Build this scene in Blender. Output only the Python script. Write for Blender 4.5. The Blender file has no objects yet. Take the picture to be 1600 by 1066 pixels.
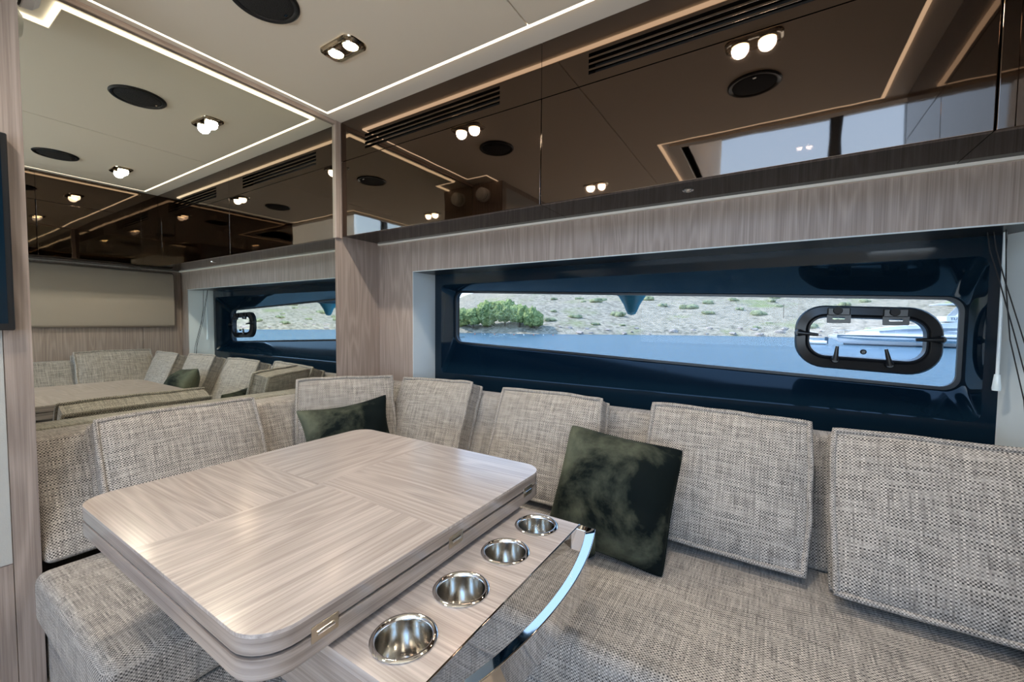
import bpy, bmesh, math, random
from mathutils import Vector, Matrix, noise

SC = bpy.context.scene
COL = SC.collection
PI = math.pi

# ------------------------------------------------------------------ camera
CAM_Z = 1.12
def cam_axes(yaw, pitch, roll):
    F = Vector((-math.sin(yaw)*math.cos(pitch), math.cos(yaw)*math.cos(pitch), math.sin(pitch)))
    R = Vector((math.cos(yaw), math.sin(yaw), 0)); U = R.cross(F)
    c, s = math.cos(roll), math.sin(roll)
    return F, R*c + U*s, U*c - R*s
F_, R_, U_ = cam_axes(math.radians(32.18), math.radians(-2.60), math.radians(0.5))
cam = bpy.data.cameras.new('camera'); cam.sensor_width = 36.0; cam.lens = 646.95/1600*36.0
cam.clip_start = 0.02; cam.clip_end = 3000
cam_ob = bpy.data.objects.new('camera', cam); COL.objects.link(cam_ob)
M = Matrix((R_, U_, -F_)).transposed().to_4x4(); M.translation = (0, 0, CAM_Z)
cam_ob.matrix_world = M
SC.camera = cam_ob

# ------------------------------------------------------------------ view, world, sun
SC.view_settings.view_transform = 'Standard'; SC.view_settings.look = 'None'
SC.view_settings.gamma = 1.0; SC.view_settings.use_curve_mapping = False
SC.view_settings.exposure = 0.33
SC.cycles.use_denoising = True
SC.cycles.max_bounces = 10; SC.cycles.glossy_bounces = 6; SC.cycles.diffuse_bounces = 5
SC.cycles.transparent_max_bounces = 12; SC.cycles.sample_clamp_indirect = 40.0
SC.cycles.caustics_reflective = True; SC.cycles.blur_glossy = 0.6; SC.cycles.caustics_refractive = False

SKY_STRENGTH = 8.0
SUN_STRENGTH = 15.0
LED_STRENGTH = 3.4
SPOT_POWER = 17.0
BULB_STRENGTH = 30.0

world = bpy.data.worlds.new('sky'); SC.world = world; world.use_nodes = True
wn, wl = world.node_tree.nodes, world.node_tree.links
wn.clear()
wo = wn.new('ShaderNodeOutputWorld'); wb = wn.new('ShaderNodeBackground')
tc = wn.new('ShaderNodeTexCoord'); sx = wn.new('ShaderNodeSeparateXYZ'); rp = wn.new('ShaderNodeValToRGB')
wl.new(tc.outputs['Generated'], sx.inputs[0]); wl.new(sx.outputs['Z'], rp.inputs['Fac'])
rp.color_ramp.elements[0].position = 0.0; rp.color_ramp.elements[0].color = (0.80, 0.88, 0.95, 1)
rp.color_ramp.elements[1].position = 0.75; rp.color_ramp.elements[1].color = (0.24, 0.43, 0.78, 1)
e = rp.color_ramp.elements.new(0.2); e.color = (0.40, 0.60, 0.88, 1)
wl.new(rp.outputs['Color'], wb.inputs['Color']); wb.inputs['Strength'].default_value = SKY_STRENGTH
wl.new(wb.outputs[0], wo.inputs[0])

sun = bpy.data.lights.new('sun', 'SUN'); sun.energy = SUN_STRENGTH; sun.angle = 0.01; sun.color = (1.0, 0.95, 0.86)
sun_ob = bpy.data.objects.new('sun', sun); COL.objects.link(sun_ob)
sun_ob.rotation_euler = Vector((0.95, 0.22, -1.0)).to_track_quat('-Z', 'Y').to_euler()

def portal(x0, x1, y, z0, z1, into):
    l = bpy.data.lights.new('window_portal', 'AREA'); l.shape = 'RECTANGLE'; l.size = x1-x0; l.size_y = z1-z0
    l.cycles.is_portal = True
    o = bpy.data.objects.new('window_portal', l); COL.objects.link(o)
    o.location = ((x0+x1)/2, y, (z0+z1)/2)
    o.rotation_euler = (math.radians(90 if into > 0 else -90), 0, 0)
portal(-1.80, 0.60, 2.20, 0.88, 1.34, -1)
portal(-0.54, 2.30, -2.03, 2.20, 3.16, 1)
portal(-1.70, 2.30, -2.11, 0.80, 1.50, 1)

# ------------------------------------------------------------------ materials
MATS = {}
def new_mat(name):
    m = bpy.data.materials.new(name); m.use_nodes = True
    n, l = m.node_tree.nodes, m.node_tree.links
    b = n['Principled BSDF']; MATS[name] = m
    return m, n, l, b

def plain(name, col, rough=0.5, metal=0.0, ior=1.5, spec=0.5, bump=0.0, bscale=40, coat=0.0, sheen=0.0):
    m, n, l, b = new_mat(name)
    b.inputs['Base Color'].default_value = (*col, 1); b.inputs['Roughness'].default_value = rough
    b.inputs['Metallic'].default_value = metal; b.inputs['IOR'].default_value = ior
    b.inputs['Specular IOR Level'].default_value = spec
    b.inputs['Coat Weight'].default_value = coat; b.inputs['Sheen Weight'].default_value = sheen
    if bump:
        t = n.new('ShaderNodeTexCoord'); x = n.new('ShaderNodeTexNoise'); x.inputs['Scale'].default_value = bscale
        x.inputs['Detail'].default_value = 1.5
        k = n.new('ShaderNodeBump'); k.inputs['Strength'].default_value = bump; k.inputs['Distance'].default_value = 0.01
        l.new(t.outputs['Object'], x.inputs['Vector']); l.new(x.outputs['Fac'], k.inputs['Height']); l.new(k.outputs[0], b.inputs['Normal'])
    return m

def emit(name, col, s):
    m = bpy.data.materials.new(name); m.use_nodes = True
    n, l = m.node_tree.nodes, m.node_tree.links; n.clear()
    o = n.new('ShaderNodeOutputMaterial'); e = n.new('ShaderNodeEmission')
    e.inputs[0].default_value = (*col, 1); e.inputs[1].default_value = s; l.new(e.outputs[0], o.inputs[0]); MATS[name] = m
    return m

def math_node(n, l, op, a, b=None, c=None):
    k = n.new('ShaderNodeMath'); k.operation = op
    for i, v in enumerate((a, b, c)):
        if v is None: continue
        if isinstance(v, (int, float)): k.inputs[i].default_value = v
        else: l.new(v, k.inputs[i])
    return k.outputs[0]

def wood(name, grain, dark, light, rough=0.38, spec=0.4, seed=0.0, cross=1.0):
    """oak veneer: fine pores and slow bands stretched along the grain axis"""
    m, n, l, b = new_mat(name)
    t = n.new('ShaderNodeTexCoord')
    def mapped(along, across, off):
        k = n.new('ShaderNodeMapping'); s = [across]*3
        if grain == 'h': s = [along, along, across]
        else: s['xyz'.index(grain)] = along
        k.inputs['Scale'].default_value = s; k.inputs['Location'].default_value = (off+seed, off*1.7+seed, off*0.6-seed)
        l.new(t.outputs['Object'], k.inputs['Vector']); return k.outputs[0]
    a = n.new('ShaderNodeTexNoise'); a.inputs['Scale'].default_value = 1; a.inputs['Detail'].default_value = 5; a.inputs['Roughness'].default_value = 0.65
    l.new(mapped(2.2, 260*cross, 3.1), a.inputs['Vector'])
    w = n.new('ShaderNodeTexNoise'); w.inputs['Scale'].default_value = 1; w.inputs['Detail'].default_value = 1.5; w.inputs['Distortion'].default_value = 0.25
    l.new(mapped(0.9, 11*cross, 7.7), w.inputs['Vector'])
    band = math_node(n, l, 'MULTIPLY', w.outputs['Fac'], 70.0)
    band = math_node(n, l, 'SINE', band); band = math_node(n, l, 'MULTIPLY_ADD', band, 0.5, 0.5)
    band = math_node(n, l, 'POWER', band, 1.6)
    f = math_node(n, l, 'MULTIPLY_ADD', band, 0.17, math_node(n, l, 'MULTIPLY', a.outputs['Fac'], 0.95))
    r = n.new('ShaderNodeValToRGB'); l.new(f, r.inputs['Fac'])
    r.color_ramp.elements[0].position = 0.24; r.color_ramp.elements[0].color = (*dark, 1)
    r.color_ramp.elements[1].position = 0.80; r.color_ramp.elements[1].color = (*light, 1)
    l.new(r.outputs['Color'], b.inputs['Base Color'])
    b.inputs['Roughness'].default_value = rough; b.inputs['Specular IOR Level'].default_value = spec
    if name.startswith('oak'): b.inputs['Coat Weight'].default_value = 1.0; b.inputs['Coat Roughness'].default_value = 0.17
    k = n.new('ShaderNodeBump'); k.inputs['Strength'].default_value = 0.06; k.inputs['Distance'].default_value = 0.002
    l.new(a.outputs['Fac'], k.inputs['Height']); l.new(k.outputs[0], b.inputs['Normal'])
    return m

def tweed(name, pitch=0.0042, dark=(0.055, 0.050, 0.047), light=(0.64, 0.58, 0.515)):
    """basket weave in UV metres: warp and weft threads of uneven tone"""
    m, n, l, b = new_mat(name)
    uv = n.new('ShaderNodeUVMap'); s = n.new('ShaderNodeSeparateXYZ'); l.new(uv.outputs[0], s.inputs[0])
    u = math_node(n, l, 'MULTIPLY', s.outputs['X'], 1/pitch); v = math_node(n, l, 'MULTIPLY', s.outputs['Y'], 1/pitch)
    fu = math_node(n, l, 'FLOOR', u); fv = math_node(n, l, 'FLOOR', v)
    chk = math_node(n, l, 'PINGPONG', math_node(n, l, 'ADD', fu, fv), 1.0)
    def thread(ca, cb, ka, kb, off):
        c = n.new('ShaderNodeCombineXYZ')
        l.new(math_node(n, l, 'MULTIPLY_ADD', ca, ka, off), c.inputs[0]); l.new(math_node(n, l, 'MULTIPLY_ADD', cb, kb, off*0.37), c.inputs[1])
        x = n.new('ShaderNodeTexNoise'); x.inputs['Scale'].default_value = 1.0; x.inputs['Detail'].default_value = 2.0; x.inputs['Roughness'].default_value = 0.7
        l.new(c.outputs[0], x.inputs['Vector']); return x.outputs['Fac']
    warp = thread(fu, v, 0.83, 0.035, 11.3)     # varies across u, long along v
    weft = thread(u, fv, 0.035, 0.83, 57.1)
    def tone(x, lo, hi):
        k = n.new('ShaderNodeMapRange'); l.new(x, k.inputs[0]); k.inputs[1].default_value = 0.30; k.inputs[2].default_value = 0.70
        k.inputs[3].default_value = lo; k.inputs[4].default_value = hi; return k.outputs[0]
    tw = tone(warp, 0.36, 1.05); tf = tone(weft, -0.20, 0.55)
    mixf = n.new('ShaderNodeMix'); mixf.data_type = 'FLOAT'
    l.new(chk, mixf.inputs[0]); l.new(tw, mixf.inputs[2]); l.new(tf, mixf.inputs[3])
    r = n.new('ShaderNodeValToRGB'); l.new(mixf.outputs[0], r.inputs['Fac'])
    r.color_ramp.elements[0].color = (*dark, 1); r.color_ramp.elements[1].color = (*light, 1)
    q = r.color_ramp.elements.new(0.5); q.color = tuple(0.52*a+0.48*c for a, c in zip(dark, light)) + (1,)
    l.new(r.outputs['Color'], b.inputs['Base Color']); b.inputs['Roughness'].default_value = 0.92
    b.inputs['Specular IOR Level'].default_value = 0.15; b.inputs['Sheen Weight'].default_value = 0.12
    pu = math_node(n, l, 'PINGPONG', u, 0.5); pv = math_node(n, l, 'PINGPONG', v, 0.5)
    h = math_node(n, l, 'MULTIPLY', pu, pv)
    k = n.new('ShaderNodeBump'); k.inputs['Strength'].default_value = 0.45; k.inputs['Distance'].default_value = 0.002
    l.new(h, k.inputs['Height']); l.new(k.outputs[0], b.inputs['Normal'])
    return m

def velvet(name):
    m, n, l, b = new_mat(name)
    t = n.new('ShaderNodeTexCoord')
    x = n.new('ShaderNodeTexNoise'); x.inputs['Scale'].default_value = 4.6; x.inputs['Detail'].default_value = 6; x.inputs['Roughness'].default_value = 0.62; x.inputs['Distortion'].default_value = 0.25
    l.new(t.outputs['Object'], x.inputs['Vector'])
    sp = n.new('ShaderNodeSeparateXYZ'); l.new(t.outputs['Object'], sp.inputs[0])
    nap_and_shade = math_node(n, l, 'MULTIPLY_ADD', sp.outputs['X'], -0.55, x.outputs['Fac'])      # brushed noise marks, plus shading painted into the colour: lighter left, darker right
    r = n.new('ShaderNodeValToRGB'); l.new(nap_and_shade, r.inputs['Fac'])
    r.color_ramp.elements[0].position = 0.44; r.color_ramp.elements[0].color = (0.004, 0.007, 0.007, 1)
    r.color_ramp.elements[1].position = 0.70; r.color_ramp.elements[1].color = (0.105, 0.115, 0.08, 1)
    l.new(r.outputs['Color'], b.inputs['Base Color']); b.inputs['Roughness'].default_value = 0.8; b.inputs['Specular IOR Level'].default_value = 0.08
    b.inputs['Sheen Weight'].default_value = 0.06; b.inputs['Sheen Roughness'].default_value = 0.3; b.inputs['Sheen Tint'].default_value = (0.55, 0.62, 0.48, 1)
    k = n.new('ShaderNodeBump'); k.inputs['Strength'].default_value = 0.5; k.inputs['Distance'].default_value = 0.01
    l.new(x.outputs['Fac'], k.inputs['Height']); l.new(k.outputs[0], b.inputs['Normal'])
    return m

def glass(name, tint=(1, 1, 1), refl=0.07):
    m = bpy.data.materials.new(name); m.use_nodes = True
    n, l = m.node_tree.nodes, m.node_tree.links; n.clear()
    o = n.new('ShaderNodeOutputMaterial'); t = n.new('ShaderNodeBsdfTransparent'); g = n.new('ShaderNodeBsdfGlossy')
    t.inputs[0].default_value = (*tint, 1); g.inputs['Roughness'].default_value = 0.0
    mx = n.new('ShaderNodeMixShader'); mx.inputs[0].default_value = refl
    l.new(t.outputs[0], mx.inputs[1]); l.new(g.outputs[0], mx.inputs[2]); l.new(mx.outputs[0], o.inputs[0]); MATS[name] = m
    return m

OAK_D, OAK_L = (0.27, 0.223, 0.20), (0.58, 0.515, 0.475)
WAL_D, WAL_L = (0.21, 0.163, 0.142), (0.43, 0.352, 0.31)
wood('oak_x', 'x', OAK_D, OAK_L, 0.30, 0.5, 0.0); wood('oak_y', 'y', OAK_D, OAK_L, 0.30, 0.5, 2.3)
wood('oak_x2', 'x', OAK_D, OAK_L, 0.30, 0.5, 5.1); wood('oak_y2', 'y', OAK_D, OAK_L, 0.30, 0.5, 8.4)
wood('oak_edge', 'h', (0.14, 0.110, 0.096), (0.42, 0.355, 0.315), 0.32, 0.5, 1.1); wood('oak_edge_x', 'h', (0.14, 0.110, 0.096), (0.42, 0.355, 0.315), 0.34, 0.5, 4.1)
wood('wall_oak', 'z', WAL_D, WAL_L, 0.5, 0.35, 0.4); wood('wall_oak_h', 'y', WAL_D, WAL_L, 0.5, 0.35, 3.3); wood('wall_oak_hx', 'x', WAL_D, WAL_L, 0.5, 0.35, 6.2)
wood('stile_oak', 'z', (0.17, 0.135, 0.118), (0.40, 0.33, 0.29), 0.5, 0.3, 9.0, 0.55)
tweed('tweed'); tweed('tweed_fine', 0.0036)
velvet('velvet')
plain('gloss_brown', (0.125, 0.093, 0.074), 0.025, 1.0, bump=0.03, bscale=5)
plain('gloss_dark', (0.016, 0.012, 0.009), 0.03, 0.0, 1.3, 0.2)
plain('slot_black', (0.004, 0.003, 0.003), 0.5)
plain('navy_gloss', (0.004, 0.014, 0.026), 0.07, 0.0, 1.45, 0.4)
plain('black_plastic', (0.010, 0.011, 0.013), 0.28, 0.0, 1.5, 0.5)
plain('black_matte', (0.006, 0.006, 0.007), 0.6)
plain('grille_black', (0.008, 0.008, 0.009), 0.75, bump=0.5, bscale=500)
plain('gasket', (0.015, 0.02, 0.028), 0.35)
plain('cream_panel', (0.79, 0.715, 0.605), 0.75, bump=0.03, bscale=260)
plain('cream_trim', (0.80, 0.75, 0.68), 0.55)
plain('padded_taupe', (0.36, 0.31, 0.26), 0.6, bump=0.05, bscale=220)
plain('linen_panel', (0.42, 0.42, 0.40), 0.8, bump=0.1, bscale=300)
plain('white_paint', (0.62, 0.68, 0.70), 0.45)
plain('wall_paint', (0.74, 0.69, 0.61), 0.6)
plain('floor_oak', (0.50, 0.40, 0.30), 0.4)
plain('white_plastic', (0.78, 0.79, 0.80), 0.35)
plain('mirror_silver', (0.84, 0.865, 0.80), 0.0, 1.0)
plain('steel', (0.74, 0.73, 0.70), 0.13, 1.0)
plain('chrome', (0.80, 0.79, 0.78), 0.03, 1.0)
plain('chrome_plate', (0.42, 0.36, 0.28), 0.10, 1.0)
plain('brass', (0.50, 0.43, 0.34), 0.34, 1.0)
plain('wand_clear', (0.75, 0.85, 0.9), 0.1, 0.0, 1.45, 0.7)
plain('teal_cone', (0.03, 0.22, 0.33), 0.4); plain('navy_canvas', (0.01, 0.05, 0.09), 0.7)
glass('glass', (0.93, 0.97, 1.0), 0.05); glass('glass_tinted', (0.435, 0.45, 0.458), 0.006)
glass('glass_hatch', (0.48, 0.49, 0.505), 0.006)
emit('led', (1.0, 0.85, 0.64), LED_STRENGTH); emit('bulb', (1.0, 0.80, 0.47), BULB_STRENGTH)

# ------------------------------------------------------------------ mesh helpers
class MB:
    def __init__(s): s.v = []; s.f = []
    def add(s, vs, fs):
        o = len(s.v); s.v += [tuple(p) for p in vs]; s.f += [tuple(i+o for i in f) for f in fs]; return s
    def box(s, x0, x1, y0, y1, z0, z1):
        return s.add([(x, y, z) for z in (z0, z1) for y in (y0, y1) for x in (x0, x1)],
                     [(0, 2, 3, 1), (4, 5, 7, 6), (0, 1, 5, 4), (2, 6, 7, 3), (0, 4, 6, 2), (1, 3, 7, 5)])
    def prism(s, poly, axis, lo, hi):
        """poly in the two remaining axes (order x,y,z with axis dropped)"""
        def P(a, b, c):
            return {'x': (c, a, b), 'y': (a, c, b), 'z': (a, b, c)}[axis]
        n = len(poly); vs = [P(a, b, lo) for a, b in poly] + [P(a, b, hi) for a, b in poly]
        return s.add(vs, [tuple(range(n))[::-1], tuple(range(n, 2*n))] + [(i, (i+1) % n, n+(i+1) % n, n+i) for i in range(n)])
    def loft(s, loops, cap0=False, cap1=False):
        n = len(loops[0]); vs = [p for L in loops for p in L]; fs = []
        for k in range(len(loops)-1):
            for i in range(n):
                j = (i+1) % n; fs.append((k*n+i, k*n+j, (k+1)*n+j, (k+1)*n+i))
        if cap0: fs.append(tuple(range(n))[::-1])
        if cap1: fs.append(tuple(range((len(loops)-1)*n, len(loops)*n)))
        return s.add(vs, fs)
    def lathe(s, prof, c, n=32, axis='z', shut=False):
        loops = []
        for r, h in prof:
            L = []
            for i in range(n):
                a = 2*PI*i/n; p, q = r*math.cos(a), r*math.sin(a)
                L.append({'z': (c[0]+p, c[1]+q, c[2]+h), 'y': (c[0]+p, c[1]+h, c[2]+q), 'x': (c[0]+h, c[1]+p, c[2]+q)}[axis])
            loops.append(L)
        return s.loft(loops, shut and prof[0][0] > 1e-6, shut and prof[-1][0] > 1e-6)
    def tube(s, pts, r, n=8, closed=False):
        pts = [Vector(p) for p in pts]; loops = []; N = len(pts)
        up = None
        for i, p in enumerate(pts):
            a = pts[(i-1) % N] if closed or i > 0 else p; b = pts[(i+1) % N] if closed or i < N-1 else p
            t = (b-a).normalized()
            if up is None: up = t.orthogonal().normalized()
            up = (up - t*up.dot(t)).normalized(); w = t.cross(up)
            rr = r[i] if isinstance(r, (list, tuple)) else r
            loops.append([p + up*(rr*math.cos(2*PI*k/n)) + w*(rr*math.sin(2*PI*k/n)) for k in range(n)])
        if closed: loops.append(loops[0]); return s.loft(loops)
        return s.loft(loops, True, True)
    def build(s, name, mat, parent=None, smooth=None, bevel=0.0, seg=2, local=False, fix=True):
        off = Vector((0, 0, 0)) if (parent is None or local) else parent.matrix_world.translation
        if parent is not None and not local:
            off = Vector(WORLD_LOC.get(parent.name, (0, 0, 0)))
        me = bpy.data.meshes.new(name)
        me.from_pydata([(p[0]-off[0], p[1]-off[1], p[2]-off[2]) for p in s.v], [], s.f)
        if fix:
            bm = bmesh.new(); bm.from_mesh(me); bmesh.ops.recalc_face_normals(bm, faces=bm.faces); bm.to_mesh(me); bm.free()
        me.update()
        uv = me.uv_layers.new(name='UVMap')
        for p in me.polygons:
            nx, ny, nz = (abs(c) for c in p.normal)
            a, b = (1, 2) if nx >= ny and nx >= nz else ((0, 2) if ny >= nz else (0, 1))
            for li in p.loop_indices:
                c = me.vertices[me.loops[li].vertex_index].co; uv.data[li].uv = (c[a]+3.0, c[b]+3.0)
        if smooth is not None:
            me.shade_smooth(); me.set_sharp_from_angle(angle=math.radians(smooth))
        me.materials.append(MATS[mat])
        o = bpy.data.objects.new(name, me); COL.objects.link(o)
        WORLD_LOC[o.name] = tuple(WORLD_LOC.get(parent.name, (0, 0, 0))) if parent is not None and not local else (0, 0, 0)
        if parent is not None: o.parent = parent
        if bevel:
            k = o.modifiers.new('bevel', 'BEVEL'); k.width = bevel; k.segments = seg; k.limit_method = 'ANGLE'; k.angle_limit = math.radians(40)
            if smooth is None: me.shade_smooth(); k.harden_normals = True
        return o
WORLD_LOC = {}

def thing(name, label, cat, loc=(0, 0, 0), group=None):
    o = bpy.data.objects.new(name, None); COL.objects.link(o); o.location = loc
    o.empty_display_size = 0.05; WORLD_LOC[o.name] = tuple(loc)
    return tag(o, label, cat, group)
def tag(o, label, cat, group=None):
    o['label'] = label; o['category'] = cat
    if group: o['group'] = group
    return o
def struct(o, label=None):
    o['kind'] = 'structure'
    if label: o['label'] = label
    return o
def box(x0, x1, y0, y1, z0, z1): return MB().box(x0, x1, y0, y1, z0, z1)

def rrect(x0, x1, y0, y1, r, n=6, skew=0.0):
    """rounded rectangle, counter-clockwise; skew drops the second axis per unit of the first"""
    rs = r if isinstance(r, (list, tuple)) else [r]*4; out = []
    for (cx, cy, a0), rr in zip(((x1, y1, 0), (x0, y1, 90), (x0, y0, 180), (x1, y0, 270)), rs):
        ccx = cx - rr*(1 if cx == x1 else -1); ccy = cy - rr*(1 if cy == y1 else -1)
        for i in range(n+1):
            a = math.radians(a0 + 90*i/n); p = ccx+rr*math.cos(a); q = ccy+rr*math.sin(a)
            out.append((p, q + skew*(p-x0)))
    return out

# ================================================================== STRUCTURE
ZC = 2.242           # underside of the ceiling panels
ZP = 2.254           # ceiling margin round them
XM = -2.151          # mirror plane
YW = 1.808           # window wall
YC = 1.526           # front of the overhead cabinets
struct(box(-2.2, 2.45, -2.05, 2.1, -0.06, 0.0).build('floor', 'floor_oak'))

# left wall: recess with the mirror, then the forward part with the television
wl_ = struct(box(-2.22, -2.153, 0.2, 1.87, 0, 2.36).build('wall_left', 'wall_oak'))
part = struct(box(-2.22, -1.851, -2.05, 0.277, 0, 2.36).build('wall_partition', 'wall_oak'))
box(-1.853, -1.846, 0.2245, 0.278, 0.0, ZP).build('stile', 'stile_oak', part)
box(-1.853, -1.846, -1.2, 0.2225, 0.0, 0.405).build('lower_panel', 'stile_oak', part)
box(-1.853, -1.847, -1.2, 0.2225, 0.408, 2.2).build('linen_panel', 'linen_panel', part)
struct(box(-2.153, -2.149, 1.497, 1.82, 0.0, ZP).build('trim_1', 'wall_oak'))
struct(box(-2.150, -2.132, 1.492, 1.5245, 1.598, ZP).build('trim_2', 'wall_oak'))
struct(box(-2.150, -2.138, 0.279, 1.492, 2.234, ZP).build('trim_3', 'wall_oak_h'))
mir = box(-2.1525, -2.149, 0.279, 1.492, 0.70, 2.2335).build('wall_mirror', 'mirror_silver')
tag(mir, 'large frameless wall mirror above the bench reflecting the dinette and ceiling', 'mirror')

# window wall
wb_ = struct(box(-2.22, -1.849, YW, 2.20, 0, 2.36).build('wall_back', 'wall_oak'))
box(-1.849, 0.72, YW, 2.20, 1.421, 2.36).build('header_board', 'wall_oak', wb_)
box(0.72, 0.95, YW, 2.20, 0, 2.36).build('end_board', 'wall_oak', wb_)
box(-1.849, 0.72, 1.9, 2.20, 0, 0.66).build('lower_board', 'wall_oak', wb_)
box(-1.8495, -1.846, YW-0.001, 2.0, 0.5, 1.421).build('reveal_panel', 'white_paint', wb_)
box(-1.849, 0.72, YW+0.008, 2.0, 1.4175, 1.4215).build('reveal_soffit', 'black_plastic', wb_)
box(-1.849, 0.72, YW-0.001, YW+0.008, 1.4175, 1.4215).build('reveal_edge', 'white_paint', wb_)
MB().prism([(0.722, YW-0.001), (0.722, 2.0), (0.634, 2.0)], 'z', 0.5, 1.418).build('reveal_panel', 'white_paint', wb_)
box(-1.849, 0.72, YW, 2.0, 0.64, 0.66).build('reveal_ledge', 'white_paint', wb_)
box(-2.14, 0.86, YW-0.018, YW, 1.598, 1.618).build('cabinet_batten', 'cream_trim', wb_)

# right wall
wr_ = struct(box(0.885, 0.95, 0.25, 1.87, 0, 2.36).build('wall_right', 'wall_paint'))
box(0.868, 0.885, 0.25, 1.488, 0.4, 1.6).build('oak_panel', 'wall_oak', wr_)
box(0.868, 0.885, 1.492, 1.806, 0.4, 1.6).build('oak_panel', 'wall_oak', wr_)
pp = MB().prism([(0.866, 1.045), (0.845, 1.040), (0.820, 1.052), (0.812, 1.10), (0.810, 1.30), (0.812, 1.52), (0.822, 1.575), (0.866, 1.590)], 'y', 0.27, 1.735)
pp.build('padded_panel', 'padded_taupe', wr_, smooth=50, bevel=0.012, seg=3)

# stairwell side (behind the camera): raised glazing over the aisle
struct(box(0.88, 2.45, 0.20, 0.25, 0, 3.36).build('wall_stair', 'wall_paint'))
struct(box(-0.60, 0.88, 0.20, 0.25, ZC, 3.36).build('bulkhead_front', 'wall_paint'))
struct(box(-0.60, -0.54, -2.0, 0.20, ZC, 3.36).build('bulkhead_side', 'wall_paint'))
struct(box(-0.60, 2.45, -2.1, 0.25, 3.30, 3.36).build('ceiling_upper', 'cream_panel'))
wf_ = struct(box(-2.2, 2.45, -2.1, -2.0, 0, 0.80).build('wall_front', 'wall_paint'))
box(-2.2, 2.45, -2.1, -2.0, 1.50, 2.20).build('middle_board', 'wall_paint', wf_)
box(-2.2, -1.70, -2.1, -2.0, 0.80, 1.50).build('end_board', 'wall_paint', wf_)
box(2.30, 2.45, -2.1, -2.0, 0.80, 1.50).build('end_board', 'wall_paint', wf_)
w3 = struct(box(-1.70, 2.30, -2.10, -2.05, 0.80, 0.84).build('added_window', 'black_plastic'))  # unseen hull window added to bring more daylight into the cabin
box(-1.70, 2.30, -2.10, -2.05, 1.46, 1.50).build('window_rail', 'black_plastic', w3)
box(0.26, 0.34, -2.10, -2.05, 0.84, 1.46).build('mullion', 'black_plastic', w3)
box(-1.70, 0.26, -2.078, -2.074, 0.84, 1.46).build('pane', 'glass', w3)
box(0.34, 2.30, -2.078, -2.074, 0.84, 1.46).build('pane', 'glass', w3)
box(-2.2, -0.54, -2.1, -2.0, 2.20, 3.36).build('upper_board', 'wall_paint', wf_)
box(-0.54, 2.45, -2.1, -2.0, 3.16, 3.36).build('upper_board', 'wall_paint', wf_)
struct(box(2.40, 2.45, -2.0, 0.20, 0, 3.36).build('wall_far_right', 'wall_paint'))
w2 = struct(box(-0.54, 2.40, -2.08, -2.03, 2.20, 2.24).build('window_2', 'black_plastic'))
box(-0.54, 2.40, -2.08, -2.03, 3.12, 3.16).build('window_rail', 'black_plastic', w2)
for a, b in ((0.40, 0.50), (0.95, 1.02), (1.60, 1.68)):
    box(a, b, -2.09, -2.01, 2.24, 3.12).build('mullion', 'black_plastic', w2)
for a, b in ((-0.54, 0.40), (0.50, 0.95), (1.02, 1.60), (1.68, 2.40)):
    box(a, b, -2.058, -2.054, 2.24, 3.12).build('pane', 'glass', w2)

# ceiling with two padded panels and a light gap round them
ceil = struct(MB().box(-2.2, 0.95, 0.20, 1.87, ZP, 2.36).box(-2.2, -0.54, -2.05, 0.20, ZP, 2.36).build('ceiling', 'cream_trim'))
X0, X1, Y0, Y1, XE0, XE1, YJ = -2.072, 0.415, 0.315, 1.398, -1.885, -0.655, 0.44
MB().prism([(X0, YJ), (XE0, YJ), (XE0, -1.95), (-0.8225, -1.95), (-0.8225, Y1), (X0, Y1)], 'z', ZC, ZP).build('ceiling_panel', 'cream_panel', ceil, bevel=0.003)
MB().prism([(-0.8180, -1.95), (XE1, -1.95), (XE1, Y0), (X1, Y0), (X1, Y1), (-0.8180, Y1)], 'z', ZC, ZP).build('ceiling_panel', 'cream_panel', ceil, bevel=0.003)
g = 0.016
leds = [('along the overhead cabinets', X0-g, X1+g, Y1, Y1+g), ('above the mirror', X0-g, X0, YJ-g, Y1), ('beside the corner of the mirror recess', X0, XE0, YJ-g, YJ),
        ('above the television wall', XE0-g, XE0, -1.95, YJ-g), ('above the far end bench', X1, X1+g, Y0-g, Y1), ('facing the stairwell', XE1+g, X1, Y0-g, Y0), ('beside the stairwell opening', XE1, XE1+g, -1.95, Y0)]
for txt, a, b, c, d in leds:
    o = box(a, b, c, d, ZC+0.003, ZP-0.001).build('led_strip', 'led'); tag(o, 'warm glowing light strip set in the ceiling ' + txt, 'light strip', 'ceiling light strips')

# ================================================================== WINDOW
GL, GR = -1.80, 0.585
SK = -0.098/2.385
def wloop(x0, x1, z0, z1, r, y, skew, n=6):
    return [(p, y, q) for p, q in rrect(x0, x1, z0, z1, r, n, skew)]
win = struct(MB().loft([wloop(-1.846, 0.634, 0.60, 1.440, 0.004, 2.03, 0), wloop(-1.846, 0.634, 0.60, 1.440, 0.004, 2.0, 0), wloop(-1.795, 0.598, 0.795, 1.352, 0.03, 2.0, 0),
    wloop(-1.797, 0.594, 0.80, 1.346, 0.035, 2.012, 0), wloop(GL-0.004, GR+0.004, 0.972, 1.327, 0.05, 2.128, SK), wloop(GL, GR, 0.980, 1.322, 0.05, 2.145, SK), wloop(GL, GR, 0.980, 1.322, 0.05, 2.19, SK)]).build('window_1', 'navy_gloss', smooth=35),
    'long dark gloss moulded cabin window frame with sloping rounded glass')
MB().loft([wloop(GL-0.004, GR+0.004, 0.976, 1.326, 0.052, 2.150, SK), wloop(GL-0.002, GR+0.002, 0.976, 1.324, 0.052, 2.142, SK), wloop(GL+0.012, GR-0.012, 0.990, 1.312, 0.045, 2.142, SK), wloop(GL+0.012, GR-0.012, 0.990, 1.312, 0.045, 2.156, SK)]).build('gasket', 'gasket', win, smooth=35)
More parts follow.
